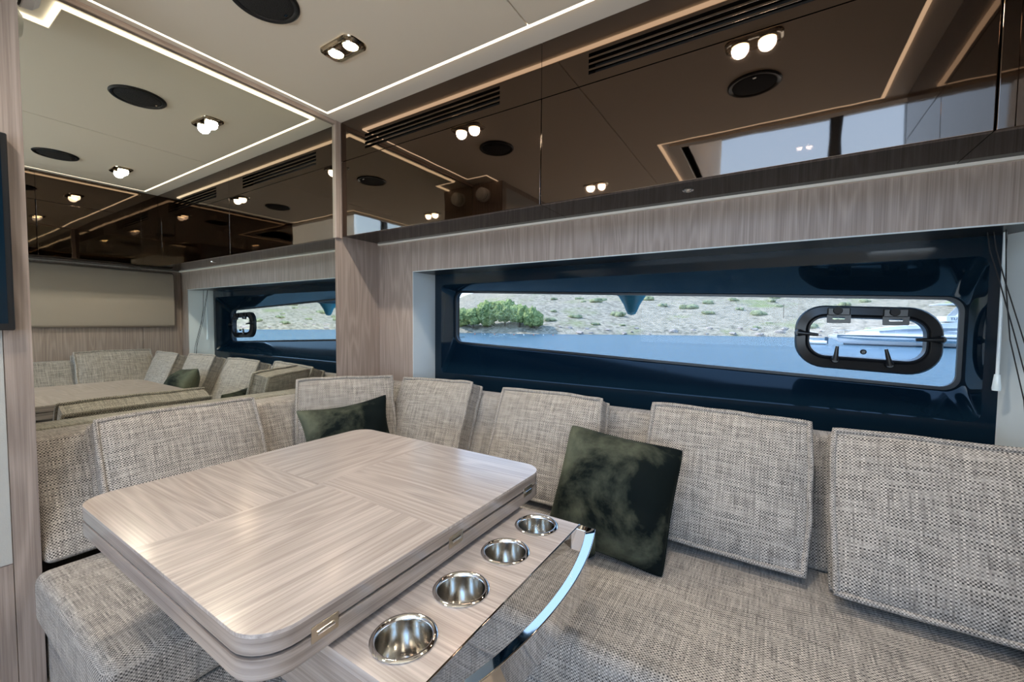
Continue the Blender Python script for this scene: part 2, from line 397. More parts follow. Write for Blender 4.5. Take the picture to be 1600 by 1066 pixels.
pane_out = rrect(GL, GR, 0.979, 1.323, 0.05, 8, SK); pane_in = rrect(0.090, 0.522, 0.958, 1.194, 0.092, 8, SK)
MB().loft([[(p, 2.153, q) for p, q in pane_out], [(p, 2.153, q) for p, q in pane_in], [(p, 2.157, q) for p, q in pane_in], [(p, 2.157, q) for p, q in pane_out], [(p, 2.153, q) for p, q in pane_out]]).build('pane', 'glass_tinted', win)
for i in range(6):
    box(-1.765+i*0.0075, -1.7605+i*0.0075, 2.1515, 2.1522, 1.0155+(0.001 if i % 2 else 0), 1.0205).build('maker_mark', 'gasket', win)

# opening port on the right of the window
hx0, hx1, hz0, hz1 = 0.080, 0.532, 0.948, 1.204
HS = SK
def hl(d, y, r): return [(p, y, q) for p, q in rrect(hx0+d, hx1-d, hz0+d, hz1-d, r, 8, HS)]
hatch = thing('port_hatch', 'black rounded opening port set in the right end of the window glass', 'hatch', (0.306, 2.12, 1.07))
MB().loft([hl(0, 2.150, .10), hl(0, 2.128, .10), hl(.006, 2.118, .095), hl(.036, 2.112, .068), hl(.046, 2.120, .058), hl(.048, 2.150, .056)]).build('frame', 'black_plastic', hatch, smooth=40)
MB().loft([hl(.044, 2.146, .06), hl(.044, 2.110, .06), hl(.050, 2.108, .055), hl(.052, 2.146, .054)]).build('inner_rim', 'gasket', hatch, smooth=40)
MB().prism([(p, q) for p, _, q in hl(.05, 0, .055)], 'y', 2.140, 2.144).build('pane', 'glass_hatch', hatch)
def hz(x, z): return z + HS*(x-hx0) - HS*0.225
for (xa, xb, za, zb) in ((0.186, 0.258, 1.128, 1.19), (0.357, 0.429, 1.121, 1.183)):
    h = MB().box(xa, xb, 2.098, 2.116, za+0.030, zb).build('hinge', 'black_plastic', hatch, bevel=0.004)
    k = MB().lathe([(0, -.008), (.014, -.008), (.016, 0), (.016, .01), (0, .01)], ((xa+xb)/2-.004, 2.096, zb-0.012), 16, 'y').build('hinge_knuckle', 'black_matte', h, smooth=40)
    MB().loft([[(p, 2.100, q) for p, q in rrect(xa-.002, xb+.002, za, za+.034, .004, 3)], [(p, 2.106, q) for p, q in rrect(xa-.002, xb+.002, za, za+.034, .004, 3)],
               [(p, 2.106, q) for p, q in rrect(xa+.016, xb-.016, za+.014, za+.024, .003, 3)], [(p, 2.100, q) for p, q in rrect(xa+.016, xb-.016, za+.014, za+.024, .003, 3)],
               [(p, 2.100, q) for p, q in rrect(xa-.002, xb+.002, za, za+.034, .004, 3)]]).build('hinge_plate', 'black_plastic', h)
for a, b in (((0.092, 1.087), (0.158, 1.080)), ((0.216, 0.981), (0.220, 1.036)), ((0.381, 0.971), (0.367, 1.030)), ((0.518, 1.070), (0.448, 1.068))):
    d = Vector((b[0]-a[0], 0, b[1]-a[1])).normalized()
    lv = MB().tube([(a[0]-d.x*.002, 2.094, a[1]-d.z*.002), (a[0]+d.x*.02, 2.090, a[1]+d.z*.02), (b[0], 2.088, b[1])], [.0115, .0085, .0058], 10).build('lever', 'black_plastic', hatch, smooth=50)
    MB().lathe([(0, 0), (.0145, 0), (.0145, -.018), (.011, -.025), (0, -.025)], (a[0], 2.116, a[1]), 18, 'y').build('lever_hub', 'black_plastic', lv, smooth=40)
MB().lathe([(0, 0), (.005, 0), (.005, -.008), (.010, -.010), (.010, -.016), (.006, -.020), (0, -.020)], (0.302, 2.112, 1.016), 18, 'y').build('knob', 'black_plastic', hatch, smooth=40)

# blind wand and cords at the right reveal
wand = thing('blind_control', 'clear blind wand with thin black cords at the right end of the window', 'blind control', (0.60, 1.93, 0.95))
MB().tube([(0.606, 1.93, 1.415), (0.607, 1.93, 1.30), (0.608, 1.93, 0.955)], .0045, 8).build('rod', 'wand_clear', wand, smooth=60)
MB().lathe([(0, 0), (.007, 0), (.011, -.045), (.010, -.052), (0, -.052)], (0.608, 1.93, 0.968), 14).build('tassel', 'wand_clear', wand, smooth=40)
for k, pts in enumerate((
        [(0.566, 1.925, 1.419), (0.572, 1.92, 1.36), (0.596, 1.915, 1.26), (0.628, 1.90, 1.10), (0.668, 1.86, 0.86), (0.675, 1.84, 0.70)],
        [(0.580, 1.925, 1.419), (0.586, 1.92, 1.36), (0.606, 1.91, 1.26), (0.640, 1.89, 1.10), (0.685, 1.85, 0.86), (0.690, 1.83, 0.70)],
        [(0.598, 1.90, 1.419), (0.604, 1.895, 1.24), (0.614, 1.88, 1.08), (0.640, 1.85, 0.90), (0.655, 1.84, 0.70)])):
    MB().tube(pts, .0016, 6).build('cord', 'black_matte', wand, smooth=60)

# ================================================================== OVERHEAD CABINETS
ZB, ZS = 1.606, 2.032
def cabinet_y(name, label, x0, x1, vent=None, lock=None):
    """unit along the window wall, front at YC facing -y"""
    t = thing(name, label, 'cabinet', ((x0+x1)/2, YC, ZB), 'gloss brown overhead cabinets')
    MB().box(x0+.001, x1-.001, YC+.0205, YW-.002, ZB+.002, ZS).box(x0+.001, x1-.001, YC+.085, YW-.002, ZS, ZP-.001).build('body', 'gloss_dark', t)
    box(x0+.0015, x1-.0015, YC, YC+.020, ZB, ZS-.0015).build('door', 'gloss_brown', t, bevel=.0025)
    fa = MB(); va, vb, vz0, vz1 = vent if vent else (x0+.05, x0+.05, 2.06, 2.06)
    if vent:
        fa.box(x0+.001, va, YC, YC+.05, ZS+.001, ZP-.001).box(vb, x1-.001, YC, YC+.05, ZS+.001, ZP-.001)
        fa.box(va, vb, YC, YC+.05, ZS+.001, vz0).box(va, vb, YC, YC+.05, vz1, ZP-.001)
    else: fa.box(x0+.001, x1-.001, YC, YC+.05, ZS+.001, ZP-.001)
    f = fa.build('fascia', 'gloss_brown', t)
    if vent:
        box(va-.002, vb+.002, YC+.075, YC+.080, vz0-.002, vz1+.002).build('vent_backing', 'slot_black', f)
        gap = .0135; sl = (vz1-vz0-4*gap)/3
        for i in range(3):
            z = vz0 + gap + i*(sl+gap); box(va, vb, YC, YC+.010, z, z+sl).build('slat', 'gloss_brown', f, bevel=.0012)
    if lock:
        MB().lathe([(0, .004), (.019, .004), (.019, -.001), (.016, -.0035), (.013, -.001), (.009, -.001), (.008, -.004), (0, -.004)], (lock, 1.636, ZB), 24).build('push_lock', 'chrome', t, smooth=35)
    return t
cabinet_y('overhead_cabinet', 'gloss brown overhead cabinet with slotted vent next to the mirror', XM+.022, -.8285, (-1.924, -1.034, 2.065, 2.143))
cabinet_y('overhead_cabinet', 'gloss brown overhead cabinet with slotted vent above the middle of the window', -.8285, .452, (-.626, .29, 2.066, 2.144), -.277)
cabinet_y('overhead_cabinet', 'gloss brown corner cabinet above the right end of the window', .452, .866)
def cabinet_x(label, y0, y1, vent=None):
    t = thing('overhead_cabinet', label, 'cabinet', (.525, (y0+y1)/2, ZB), 'gloss brown overhead cabinets'); x = .525
    box(x+.020, .883, y0+.001, y1-.001, ZB+.002, ZP-.001).build('body', 'gloss_brown', t)
    box(x, x+.020, y0+.0015, y1-.0015, ZB, ZS-.0015).build('door', 'gloss_brown', t, bevel=.0025)
    box(x, x+.020, y0+.001, y1-.001, ZS+.001, ZP-.001).build('fascia', 'gloss_brown', t)
cabinet_x('gloss brown end cabinet beside the window corner seen in the mirror', .775, 1.40)
cabinet_x('gloss brown end cabinet nearest the stairwell seen at the mirror edge', .26, .775)
cf = thing('cabinet_filler', 'narrow gloss brown filler post in the corner between overhead cabinets', 'filler', (.53, 1.46, ZB))
box(.525, .883, 1.401, YC-.001, ZB, ZP-.001).build('post', 'gloss_brown', cf, bevel=.002)

# ================================================================== LAMPS AND SPEAKERS
def downlight(x, y, z, label):
    t = thing('ceiling_downlight', label, 'downlight', (x, y, z), 'twin ceiling downlights')
    L = lambda d, h: [(p, q, z+h) for p, q in rrect(x-.102+d, x+.102-d, y-.054+d, y+.054-d, max(.036-d, .006), 6)]
    MB().loft([L(0, -.001), L(.002, -.006), L(.010, -.010), L(.018, -.007), L(.030, -.007)], False, True).build('plate', 'chrome_plate', t, smooth=40)
    for dx in (-.047, .047):
        MB().lathe([(.0355, -.006), (.033, -.0115), (.029, -.0085)], (x+dx, y, z), 28).build('bezel', 'chrome_plate', t, smooth=60)
        MB().lathe([(0, -.0095), (.015, -.0095), (.029, -.0082), (.029, -.0070), (0, -.0070)], (x+dx, y, z), 24).build('bulb', 'bulb', t, smooth=60)
        l = bpy.data.lights.new('downlight_beam', 'SPOT'); l.energy = SPOT_POWER; l.color = (1.0, .90, .77); l.spot_size = math.radians(165); l.spot_blend = .8; l.shadow_soft_size = .03
        lo = bpy.data.objects.new('downlight_beam', l); COL.objects.link(lo); lo.parent = t; lo.location = (dx, 0, -.02)
DL = ZC
downlight(-1.535, 1.113, DL, 'twin chrome ceiling downlight nearest the mirror above the table corner')
downlight(-.10, 1.113, DL, 'twin chrome ceiling downlight above the window bench on the right ceiling panel')
downlight(-1.25, -.20, DL, 'twin chrome ceiling downlight over the aisle by the television wall')
downlight(.25, -.9, 3.30, 'unseen twin chrome downlight added as fill in the high ceiling over the stairwell')  # unseen lamp added to brighten the cabin
downlight(1.4, -.9, 3.30, 'unseen twin chrome downlight added as fill at the far side of the stairwell')  # second added lamp, out of view, filling the cabin with light
def speaker(x, y, label):
    t = thing('ceiling_speaker', label, 'speaker', (x, y, DL), 'round ceiling speakers'); z = DL
    MB().lathe([(.112, 0), (.112, -.004), (.106, -.009), (.096, -.008), (.092, -.004)], (x, y, z), 48).build('rim', 'black_plastic', t, smooth=40)
    MB().lathe([(0, -.009), (.05, -.0085), (.085, -.0065), (.093, -.003), (.093, -.001), (0, -.001)], (x, y, z), 48).build('grille', 'grille_black', t, smooth=60)
    box(x-.004, x+.012, y+.070, y+.078, z-.0105, z-.006).build('badge', 'steel', t)
speaker(-1.545, .805, 'round black ceiling speaker beside the downlight nearest the mirror')
speaker(-.11, .775, 'round black ceiling speaker on the right ceiling panel seen in the mirror')

det = thing('smoke_detector', 'round white detector on the recess side wall at the top of the mirror', 'detector', (-2.02, .278, 2.15))
MB().lathe([(0, 0), (.056, 0), (.056, .022), (.050, .026), (.050, .032), (.054, .034), (.052, .058), (.036, .072), (0, .074)], (-2.02, .278, 2.15), 36, 'y').build('housing', 'white_plastic', det, smooth=35)
MB().lathe([(.0508, .026), (.0508, .032)], (-2.02, .278, 2.15), 36, 'y').build('grille_band', 'black_matte', det)

tv = thing('television', 'black framed television on the oak wall at the left edge', 'television', (-1.846, -.25, 1.08))
box(-1.845, -1.808, -.62, .243, 1.085, 1.63).build('housing', 'black_plastic', tv, bevel=.004)
box(-1.8085, -1.8065, -.605, .230, 1.104, 1.616).build('screen', 'navy_gloss', tv)

# ================================================================== TABLE
TX0, TX1, TY0, TY1, TZ = -1.351, -.548, .258, 1.054, .70
tab = thing('dining_table', 'pale oak folding dining table with rounded corners on the bench side', 'table', (-.95, .656, 0))
TH = .0345
xm, ym = -.975, .625
RC = .062
def leaf(z0, z1, inset=0.0):
    m = MB(); r = RC
    rings = [(0.004, z0), (0, z0+.004), (0, z1)]
    loops = [[(p, q, z) for p, q in rrect(TX0+d+inset, TX1-d-inset, TY0+d+inset, TY1-d-inset, r-d, 8)] for d, z in rings]
    return m.loft(loops, True, True)
top = leaf(TZ-TH+.001, TZ-.006).build('upper_leaf', 'oak_edge', tab, smooth=40)
low = leaf(TZ-2*TH, TZ-TH-.001).build('lower_leaf', 'oak_edge', tab, smooth=40)
box(TX0+.05, TX1-.05, TY0+.05, TY1-.05, TZ-TH-.002, TZ-TH+.002).build('leaf_gap', 'black_matte', tab)
def quad_panel(x0, x1, y0, y1, corner, mat):
    r = [0.0005]*4; r[corner] = RC
    lp = lambda d, z: [(p, q, z) for p, q in rrect(x0+d, x1-d, y0+d, y1-d, [max(k-d, .0003) for k in r], 8)]
    MB().loft([lp(.0002, TZ-.006), lp(.0002, TZ-.0004), lp(.0006, TZ)], False, True).build('veneer_panel', mat, top, smooth=30)
quad_panel(xm, TX1, ym, TY1, 0, 'oak_x'); quad_panel(TX0, xm, ym, TY1, 1, 'oak_y')
quad_panel(TX0, xm, TY0, ym, 2, 'oak_x2'); quad_panel(xm, TX1, TY0, ym, 3, 'oak_y2')
for y in (.357, .656, .957):
    h = box(TX1-.0005, TX1+.0015, y-.022, y+.022, TZ-TH-.012, TZ-TH+.012).build('hinge', 'brass', tab, bevel=.0006)
    MB().tube([(TX1+.001, y-.014, TZ-TH), (TX1+.001, y+.014, TZ-TH)], .0038, 10).build('hinge_pin', 'chrome', h, smooth=60)
MB().lathe([(0, 0), (.22, 0), (.22, .012), (.06, .03), (.052, .06), (.052, .52), (.09, .545), (.09, TZ-2*TH), (0, TZ-2*TH)], (-.955, .656, 0), 32).build('pedestal', 'steel', tab, smooth=40)

# pull-out tray with cup holders
tr = thing('cup_tray', 'oak pull-out tray under the table with polished bow handle', 'tray', (-.48, .655, .50))
AX0, AX1, AY0, AY1, AZ = -.72, -.392, .372, .942, .62
cups = [(.447), (.589), (.740), (.880)]; CX = -.478; CR = .0455
def holes_panel(z0, z1):
    m = MB(); N = 40
    ys = [AY0] + [(cups[i]+cups[i+1])/2 for i in range(3)] + [AY1]
    xa, xb = CX-.072, AX1
    for zz, flip in ((z1, False), (z0, True)):
        m.add([(AX0, AY0, zz), (xa, AY0, zz), (xa, AY1, zz), (AX0, AY1, zz)], [(0, 1, 2, 3)])
        for k, cy in enumerate(cups):
            ya, yb = ys[k], ys[k+1]; inner = []; outer = []
            for i in range(N):
                a = 2*PI*(i+.5)/N; c, s = math.cos(a), math.sin(a)
                inner.append((CX+CR*c, cy+CR*s, zz))
                tx = ((xb-CX) if c > 0 else (xa-CX))/c; ty = ((yb-cy) if s > 0 else (ya-cy))/s; t = min(tx, ty)
                outer.append((CX+t*c, cy+t*s, zz))
            m.add(inner+outer, [(i, (i+1) % N, N+(i+1) % N, N+i) for i in range(N)])
            for px, py, qi in ((xb, yb, 0), (xa, yb, 1), (xa, ya, 2), (xb, ya, 3)):
                best = sorted(range(N), key=lambda i: (outer[i][0]-px)**2+(outer[i][1]-py)**2)[:2]
                m.add([outer[best[0]], outer[best[1]], (px, py, zz)], [(0, 1, 2)])
    for k, cy in enumerate(cups):
        m.loft([[(CX+CR*math.cos(2*PI*(i+.5)/N), cy+CR*math.sin(2*PI*(i+.5)/N), z) for i in range(N)] for z in (z0, z1)])
    m.loft([[(AX0, AY0, z), (AX1, AY0, z), (AX1, AY1, z), (AX0, AY1, z)] for z in (z0, z1)])
    return m
holes_panel(AZ-.018, AZ).build('tray_top', 'oak_x', tr, fix=False)
box(AX0, AX1-.002, AY0, AY0+.014, AZ-.115, AZ-.018).build('side_board', 'oak_edge_x', tr)
box(AX0, AX1-.002, AY1-.014, AY1, AZ-.115, AZ-.018).build('side_board', 'oak_edge_x', tr)
box(AX0, AX1-.002, AY0+.014, AY1-.014, AZ-.115, AZ-.105).build('tray_bottom', 'oak_edge_x', tr)
box(AX1, AX1+.004, AY0-.001, AY1+.001, AZ-.118, AZ+.001).build('front_plate', 'chrome', tr, bevel=.001)
def bow(t, off):      # t 0..1 along y
    y = AY0 + .001 + (AY1-AY0-.002)*t
    return (-.3475 + .043*(1-(2*t-1)**2) - off, y)
NB = 30; poly = [(AX1+.004, AY0), *[bow(i/NB, 0) for i in range(NB+1)], (AX1+.004, AY1), (AX1+.004, AY1-.013)]
inner = []
for i in range(NB+1):
    t = i/NB; x, y = bow(t, .0225); inner.append((x, AY0+.013+(AY1-AY0-.026)*t))
poly_in = [(AX1+.004, AY1-.013)] + inner[::-1] + [(AX1+.004, AY0+.013)]
ring_out = [(AX1+.004, AY0)] + [bow(i/NB, 0) for i in range(NB+1)] + [(AX1+.004, AY1)]
ring_in = [(AX1+.004, AY0+.013)] + inner + [(AX1+.004, AY1-.013)]
hm = MB(); nO = len(ring_out)
for zz, dz in ((AZ+.001, -.006), (AZ-.062, 0)):
    hm.add([(a, b, zz) for a, b in ring_out] + [(a, b, zz+dz) for a, b in ring_in], [(i, i+1, nO+i+1, nO+i) for i in range(nO-1)])
for rg, dz in ((ring_out, 0), (ring_in, -.006)):
    hm.add([(a, b, AZ+.001+dz) for a, b in rg] + [(a, b, AZ-.062) for a, b in rg], [(i, i+1, nO+i+1, nO+i) for i in range(nO-1)])
bmh = hm.build('bow_handle', 'chrome', tr, smooth=25)
_b = bmesh.new(); _b.from_mesh(bmh.data); bmesh.ops.remove_doubles(_b, verts=_b.verts, dist=1e-5); bmesh.ops.recalc_face_normals(_b, faces=_b.faces); _b.to_mesh(bmh.data); _b.free()
bv = bmh.modifiers.new('bevel', 'BEVEL'); bv.width = .0022; bv.segments = 2; bv.harden_normals = True; bv.limit_method = 'ANGLE'; bv.angle_limit = math.radians(40)
cup_txt = ['steel cup holder in the oak tray nearest the viewer, the largest in view', 'second steel cup holder of four, counted from the viewer',
           'third steel cup holder of four, counted from the viewer', 'steel cup holder at the far end of the oak tray by the green pillow']
for cy, txt in zip(cups, cup_txt):
    c = thing('cup_holder', txt, 'cup holder', (CX, cy, AZ-.08), 'steel cup holders in the tray')
    MB().lathe([(.0450, -.002), (.0525, .0008), (.0530, .0022), (.0505, .0042), (.0470, .0046), (.0440, .002), (.0430, -.004)], (CX, cy, AZ), 48).build('flange', 'chrome', c, smooth=70)
    MB().lathe([(.0435, -.002), (.0425, -.012), (.0415, -.060), (.0375, -.068), (.036, -.068), (.012, -.0665), (0, -.0665)], (CX, cy, AZ), 48).build('cup', 'steel', c, smooth=40)
    MB().lathe([(.006, -.066), (.005, -.0655), (0, -.0655)], (CX, cy, AZ), 16).build('drain', 'black_matte', c)

# ================================================================== SOFA
SZ = .365
def soft_box(x0, x1, y0, y1, z0, z1, name, mat, parent=None, bev=.03, crown=.008):
    m = MB().box(x0, x1, y0, y1, z0, z1); o = m.build(name, mat, parent, bevel=bev, seg=4)
    return o
# plinths
for nm, a in (('left', (-2.14, -1.20, .285, .86)), ('window', (-2.14, .865, .90, 1.80)), ('right', (.32, .865, .27, .88))):
    o = box(a[0], a[1], a[2], a[3], 0, .205).build('bench_base', 'tweed'); 
    tag(o, {'left': 'fabric covered bench base under the mirror side seat', 'window': 'fabric covered bench base under the long window seat', 'right': 'fabric covered bench base at the far right end'}[nm], 'bench base', 'bench bases')
o = soft_box(-1.838, -1.185, .257, .868, .21, SZ, 'seat_cushion', 'tweed'); tag(o, 'woven beige seat cushion under the left side of the table', 'seat cushion', 'bench seat cushions')
o = soft_box(-1.99, .86, .878, 1.60, .21, SZ, 'seat_cushion', 'tweed'); tag(o, 'long woven beige seat cushion below the window', 'seat cushion', 'bench seat cushions')
o = soft_box(.30, .86, .27, .872, .21, SZ, 'seat_cushion', 'tweed'); tag(o, 'short woven beige seat cushion at the right end bench', 'seat cushion', 'bench seat cushions')
# backrests (sloping wedges)
def wedge(poly, axis, lo, hi, label):
    o = MB().prism(poly, axis, lo, hi).build('backrest', 'tweed', bevel=.022, seg=4); return tag(o, label, 'backrest', 'fixed bench backrests')
wedge([(-1.835, SZ+.002), (-1.990, .733), (-2.146, .733), (-2.146, SZ+.002)], 'y', .281, 1.528, 'fixed woven backrest below the mirror')
wedge([(1.537, SZ+.002), (1.702, .752), (1.806, .752), (1.806, SZ+.002)], 'x', -2.144, .862, 'fixed woven backrest below the window')
wedge([(.570, SZ+.002), (.735, .758), (.866, .758), (.866, SZ+.002)], 'y', .27, 1.528, 'fixed woven backrest below the padded panel seen in the mirror')

def cushion_mesh(w, h, t, bulge, seed, nu=22, nv=20):
    m = MB()
    def edge(u, v):      # u,v in -1..1
        x = u*w/2*(1+.018*math.cos(v*PI/2)); y = v*h/2*(1+.012*math.cos(u*PI/2))
        s = noise.noise(Vector((u*1.7+seed, v*1.7, seed*3.1)))
        x += .006*s; y += .006*noise.noise(Vector((v*1.9-seed, u*2.1, seed)))
        return x, y
    def z(u, v, sg):
        b = bulge*((1-abs(u)**3.2)*(1-abs(v)**3.2))**.7
        wr = .005*noise.noise(Vector((u*2.2+seed*5, v*2.2, sg*3.0))) + .0022*noise.noise(Vector((u*6+seed*5, v*5, sg*3.0)))
        edge_f = (1-u**8)*(1-v**8)
        return sg*(t/2 + b + wr*edge_f - .004*(1-edge_f))
    grids = []
    for sg in (1, -1):
        vs = []
        for j in range(nv+1):
            for i in range(nu+1):
                u = -1+2*i/nu; v = -1+2*j/nv; u = math.copysign(abs(u)**.8, u); v = math.copysign(abs(v)**.8, v)
                x, y = edge(u, v); vs.append((x, y, z(u, v, sg)))
        fs = [(j*(nu+1)+i, j*(nu+1)+i+1, (j+1)*(nu+1)+i+1, (j+1)*(nu+1)+i) for j in range(nv) for i in range(nu)]
        m.add(vs, fs if sg > 0 else [f[::-1] for f in fs]); grids.append(vs)
    idx = [i for i in range(nu+1)] + [j*(nu+1)+nu for j in range(1, nv+1)] + [nv*(nu+1)+i for i in range(nu-1, -1, -1)] + [j*(nu+1) for j in range(nv-1, 0, -1)]
    lf = [grids[0][k] for k in idx]; lb = [grids[1][k] for k in idx]
    mid = [((a[0]+b[0])/2*1.012, (a[1]+b[1])/2*1.012, 0) for a, b in zip(lf, lb)]
    m.loft([lf, mid, lb])
    return m, lf, lb

def place(o, c, right, up):
    r = Vector(right).normalized(); n = r.cross(Vector(up)).normalized(); u = n.cross(r)
    mat = Matrix((r, u, n)).transposed().to_4x4(); mat.translation = c; o.matrix_world = mat
def loose_cushion(label, c, right, up, w=.47, h=.455, t=.095, bulge=.026, seed=1.0):
    m, lf, lb = cushion_mesh(w, h, t, bulge, seed)
    o = m.build('loose_cushion', 'tweed', smooth=60, local=True)
    tag(o, label, 'cushion', 'loose woven back cushions')
    p = MB().tube([(a*1.008, b*1.008, q) for a, b, q in lf], .0082, 7, True).tube([(a*1.008, b*1.008, q) for a, b, q in lb], .0082, 7, True)
    p.build('piping', 'tweed_fine', o, smooth=70, local=True)
    place(o, c, right, up); return o
# lean: 22 degrees back from upright.  centre is given on the mid plane
TL = math.radians(22.5)
def lean(nrm, roll=0.0, tl=TL):
    """right and up vectors for a cushion whose front faces nrm (horizontal), leaning back, rolled in its own plane"""
    n = Vector(nrm).normalized(); r = Vector((0, 0, 1)).cross(n); u = Vector((0, 0, 1))*math.cos(tl) - n*math.sin(tl)
    c, s = math.cos(roll), math.sin(roll)
    return r*c+u*s, u*c-r*s
def lc(label, mid_along, nrm, foot, zfoot=SZ, roll=0.0, tl=TL, **k):
    """foot: horizontal position of the bottom centre of the back face"""
    h = k.get('h', .455); t = k.get('t', .095); r, u = lean(nrm, roll, tl); n = r.cross(u)
    c = Vector((foot[0], foot[1], zfoot)) + u*(h/2+.004) + n*(t/2+k.get('bulge', .026)*.5)
    loose_cushion(label, c, r, u, **k)
N_WIN = (0, -1, 0); N_MIR = (1, 0, 0); N_END = (-1, 0, 0)
lc('woven beige cushion at the left leaning below the mirror, behind the table', 0, N_MIR, (-1.850, .668), seed=1.3, w=.49, h=.398)
lc('woven beige corner cushion turned diagonally behind the small green pillow', 0, (1, -.62, 0), (-1.815, 1.318), seed=2.7, w=.44, h=.445, tl=math.radians(14))
lc('woven beige cushion at the left end of the window, beside the corner', 0, N_WIN, (-1.475, 1.545), seed=3.9, w=.46, h=.435, roll=.03)
lc('woven beige cushion below the window behind the large green pillow', 0, N_WIN, (-.815, 1.535), seed=5.2, w=.475, h=.435, roll=.0)
lc('woven beige cushion below the window in the middle, right of the green pillow', 0, N_WIN, (-.140, 1.520), seed=6.1, w=.475, h=.438, roll=-.02)
lc('largest woven beige cushion in front at the right edge of the photograph', 0, N_WIN, (.392, 1.465), seed=7.4, w=.455, h=.430, t=.11)
lc('woven cushion on the far end bench seen only in the mirror', 0, N_END, (.605, 1.235), seed=8.8, w=.50, h=.455)

def velvet_pillow(label, c, right, up, w, h, t, seed, pinch=.05):
    nu = nv = 26; m = MB(); vs = []; grids = []
    for sg in (1, -1):
        vs = []
        for j in range(nv+1):
            for i in range(nu+1):
                u = math.sin(PI/2*(-1+2*i/nu)); v = math.sin(PI/2*(-1+2*j/nv))
                x = u*w/2*(1-pinch*.8*(1-v*v)*abs(u)-.03*v**8); y = v*h/2*(1-pinch*(1-u*u)*abs(v)-.03*u**8)
                zz = t/2*(max(0, (1-u*u)*(1-v*v)))**.5
                zz += .016*noise.noise(Vector((u*1.8+seed, v*1.8, sg*2.0)))*(1-u**6)*(1-v**6) + .007*noise.noise(Vector((u*4+seed, v*4, sg*4.0)))*(1-u**6)*(1-v**6)
                vs.append((x, y, sg*zz))
        fs = [(j*(nu+1)+i, j*(nu+1)+i+1, (j+1)*(nu+1)+i+1, (j+1)*(nu+1)+i) for j in range(nv) for i in range(nu)]
        m.add(vs, fs if sg > 0 else [f[::-1] for f in fs]); grids.append(vs)
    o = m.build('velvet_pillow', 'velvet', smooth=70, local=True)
    _b = bmesh.new(); _b.from_mesh(o.data); bmesh.ops.remove_doubles(_b, verts=_b.verts, dist=1e-5); _b.to_mesh(o.data); _b.free()
    tag(o, label, 'pillow', 'dark green velvet pillows')
    idx = [i for i in range(nu+1)] + [j*(nu+1)+nu for j in range(1, nv+1)] + [nv*(nu+1)+i for i in range(nu-1, -1, -1)] + [j*(nu+1) for j in range(nv-1, 0, -1)]
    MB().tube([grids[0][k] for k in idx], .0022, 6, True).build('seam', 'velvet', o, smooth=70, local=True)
    place(o, c, right, up)
r, u = lean((.10, -1, 0), -.10, math.radians(24))
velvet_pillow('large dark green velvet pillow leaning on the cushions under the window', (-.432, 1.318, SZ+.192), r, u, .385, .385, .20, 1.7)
r, u = lean((1, -.50, 0), .10, math.radians(20))
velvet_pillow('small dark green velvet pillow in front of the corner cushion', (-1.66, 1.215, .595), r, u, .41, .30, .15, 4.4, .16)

# ================================================================== OUTSIDE
SEA = -1.28
def pw(tab, x):
    if x <= tab[0][0]: return tab[0][1]
    for (a, b), (c, d) in zip(tab, tab[1:]):
        if x <= c:
            k = (x-a)/(c-a); k = k*k*(3-2*k); return b+(d-b)*k
    return tab[-1][1]
SHORE = [(-75, 100), (-39, 91), (-28, 86), (2, 96), (20, 108), (55, 118), (110, 140)]
SLOPE = [(-75, .05), (-42, .07), (-37, .115), (-31, .17), (-20, .19), (60, .16), (110, .12)]
def ground(az, s):
    d = pw(SHORE, az)+s; a = math.radians(az); x, y = d*math.sin(a), d*math.cos(a)
    k = pw(SLOPE, az); hh = 1.1*(1-math.exp(-max(s, -2)/2.5)) + k*s if s > 0 else s*.4
    hh += (noise.noise(Vector((x*.03, y*.03, 1)))*2.2 + noise.noise(Vector((x*.11, y*.11, 4)))*.7)*min(1, max(0, s)/25)
    if s > 170: hh -= (s-170)*k*.6
    return Vector((x, y, SEA+hh))
mb = MB(); NA, NS = 190, 70; vs = []
for i in range(NA+1):
    az = -75+185*i/NA
    for j in range(NS+1):
        s = -3 + 260*(j/NS)**2; vs.append(ground(az, s))
mb.add(vs, [(i*(NS+1)+j, (i+1)*(NS+1)+j, (i+1)*(NS+1)+j+1, i*(NS+1)+j+1) for i in range(NA) for j in range(NS)])
m, n, l, b = new_mat('hillside')
t = n.new('ShaderNodeTexCoord')
def nz(scale, det, rough=.6):
    x = n.new('ShaderNodeTexNoise'); x.inputs['Scale'].default_value = scale; x.inputs['Detail'].default_value = det; x.inputs['Roughness'].default_value = rough
    l.new(t.outputs['Object'], x.inputs['Vector']); return x.outputs['Fac']
ra = n.new('ShaderNodeValToRGB'); l.new(nz(.9, 6, .8), ra.inputs['Fac'])
ra.color_ramp.elements[0].position = .36; ra.color_ramp.elements[0].color = (.15, .14, .105, 1)
ra.color_ramp.elements[1].position = .58; ra.color_ramp.elements[1].color = (.56, .48, .37, 1)
rb = n.new('ShaderNodeValToRGB'); l.new(nz(.075, 4, .6), rb.inputs['Fac'])
rb.color_ramp.elements[0].position = .55; rb.color_ramp.elements[0].color = (0, 0, 0, 1); rb.color_ramp.elements[1].position = .72; rb.color_ramp.elements[1].color = (1, 1, 1, 1)
mx = n.new('ShaderNodeMix'); mx.data_type = 'RGBA'; l.new(rb.outputs['Color'], mx.inputs[0]); l.new(ra.outputs['Color'], mx.inputs[6]); mx.inputs[7].default_value = (.31, .33, .16, 1)
l.new(mx.outputs[2], b.inputs['Base Color']); b.inputs['Roughness'].default_value = 1.0; b.inputs['Specular IOR Level'].default_value = 0
hill = mb.build('hillside', 'hillside', smooth=60); hill['kind'] = 'structure'; hill['label'] = 'dry scrubby hillside across the water outside the window'

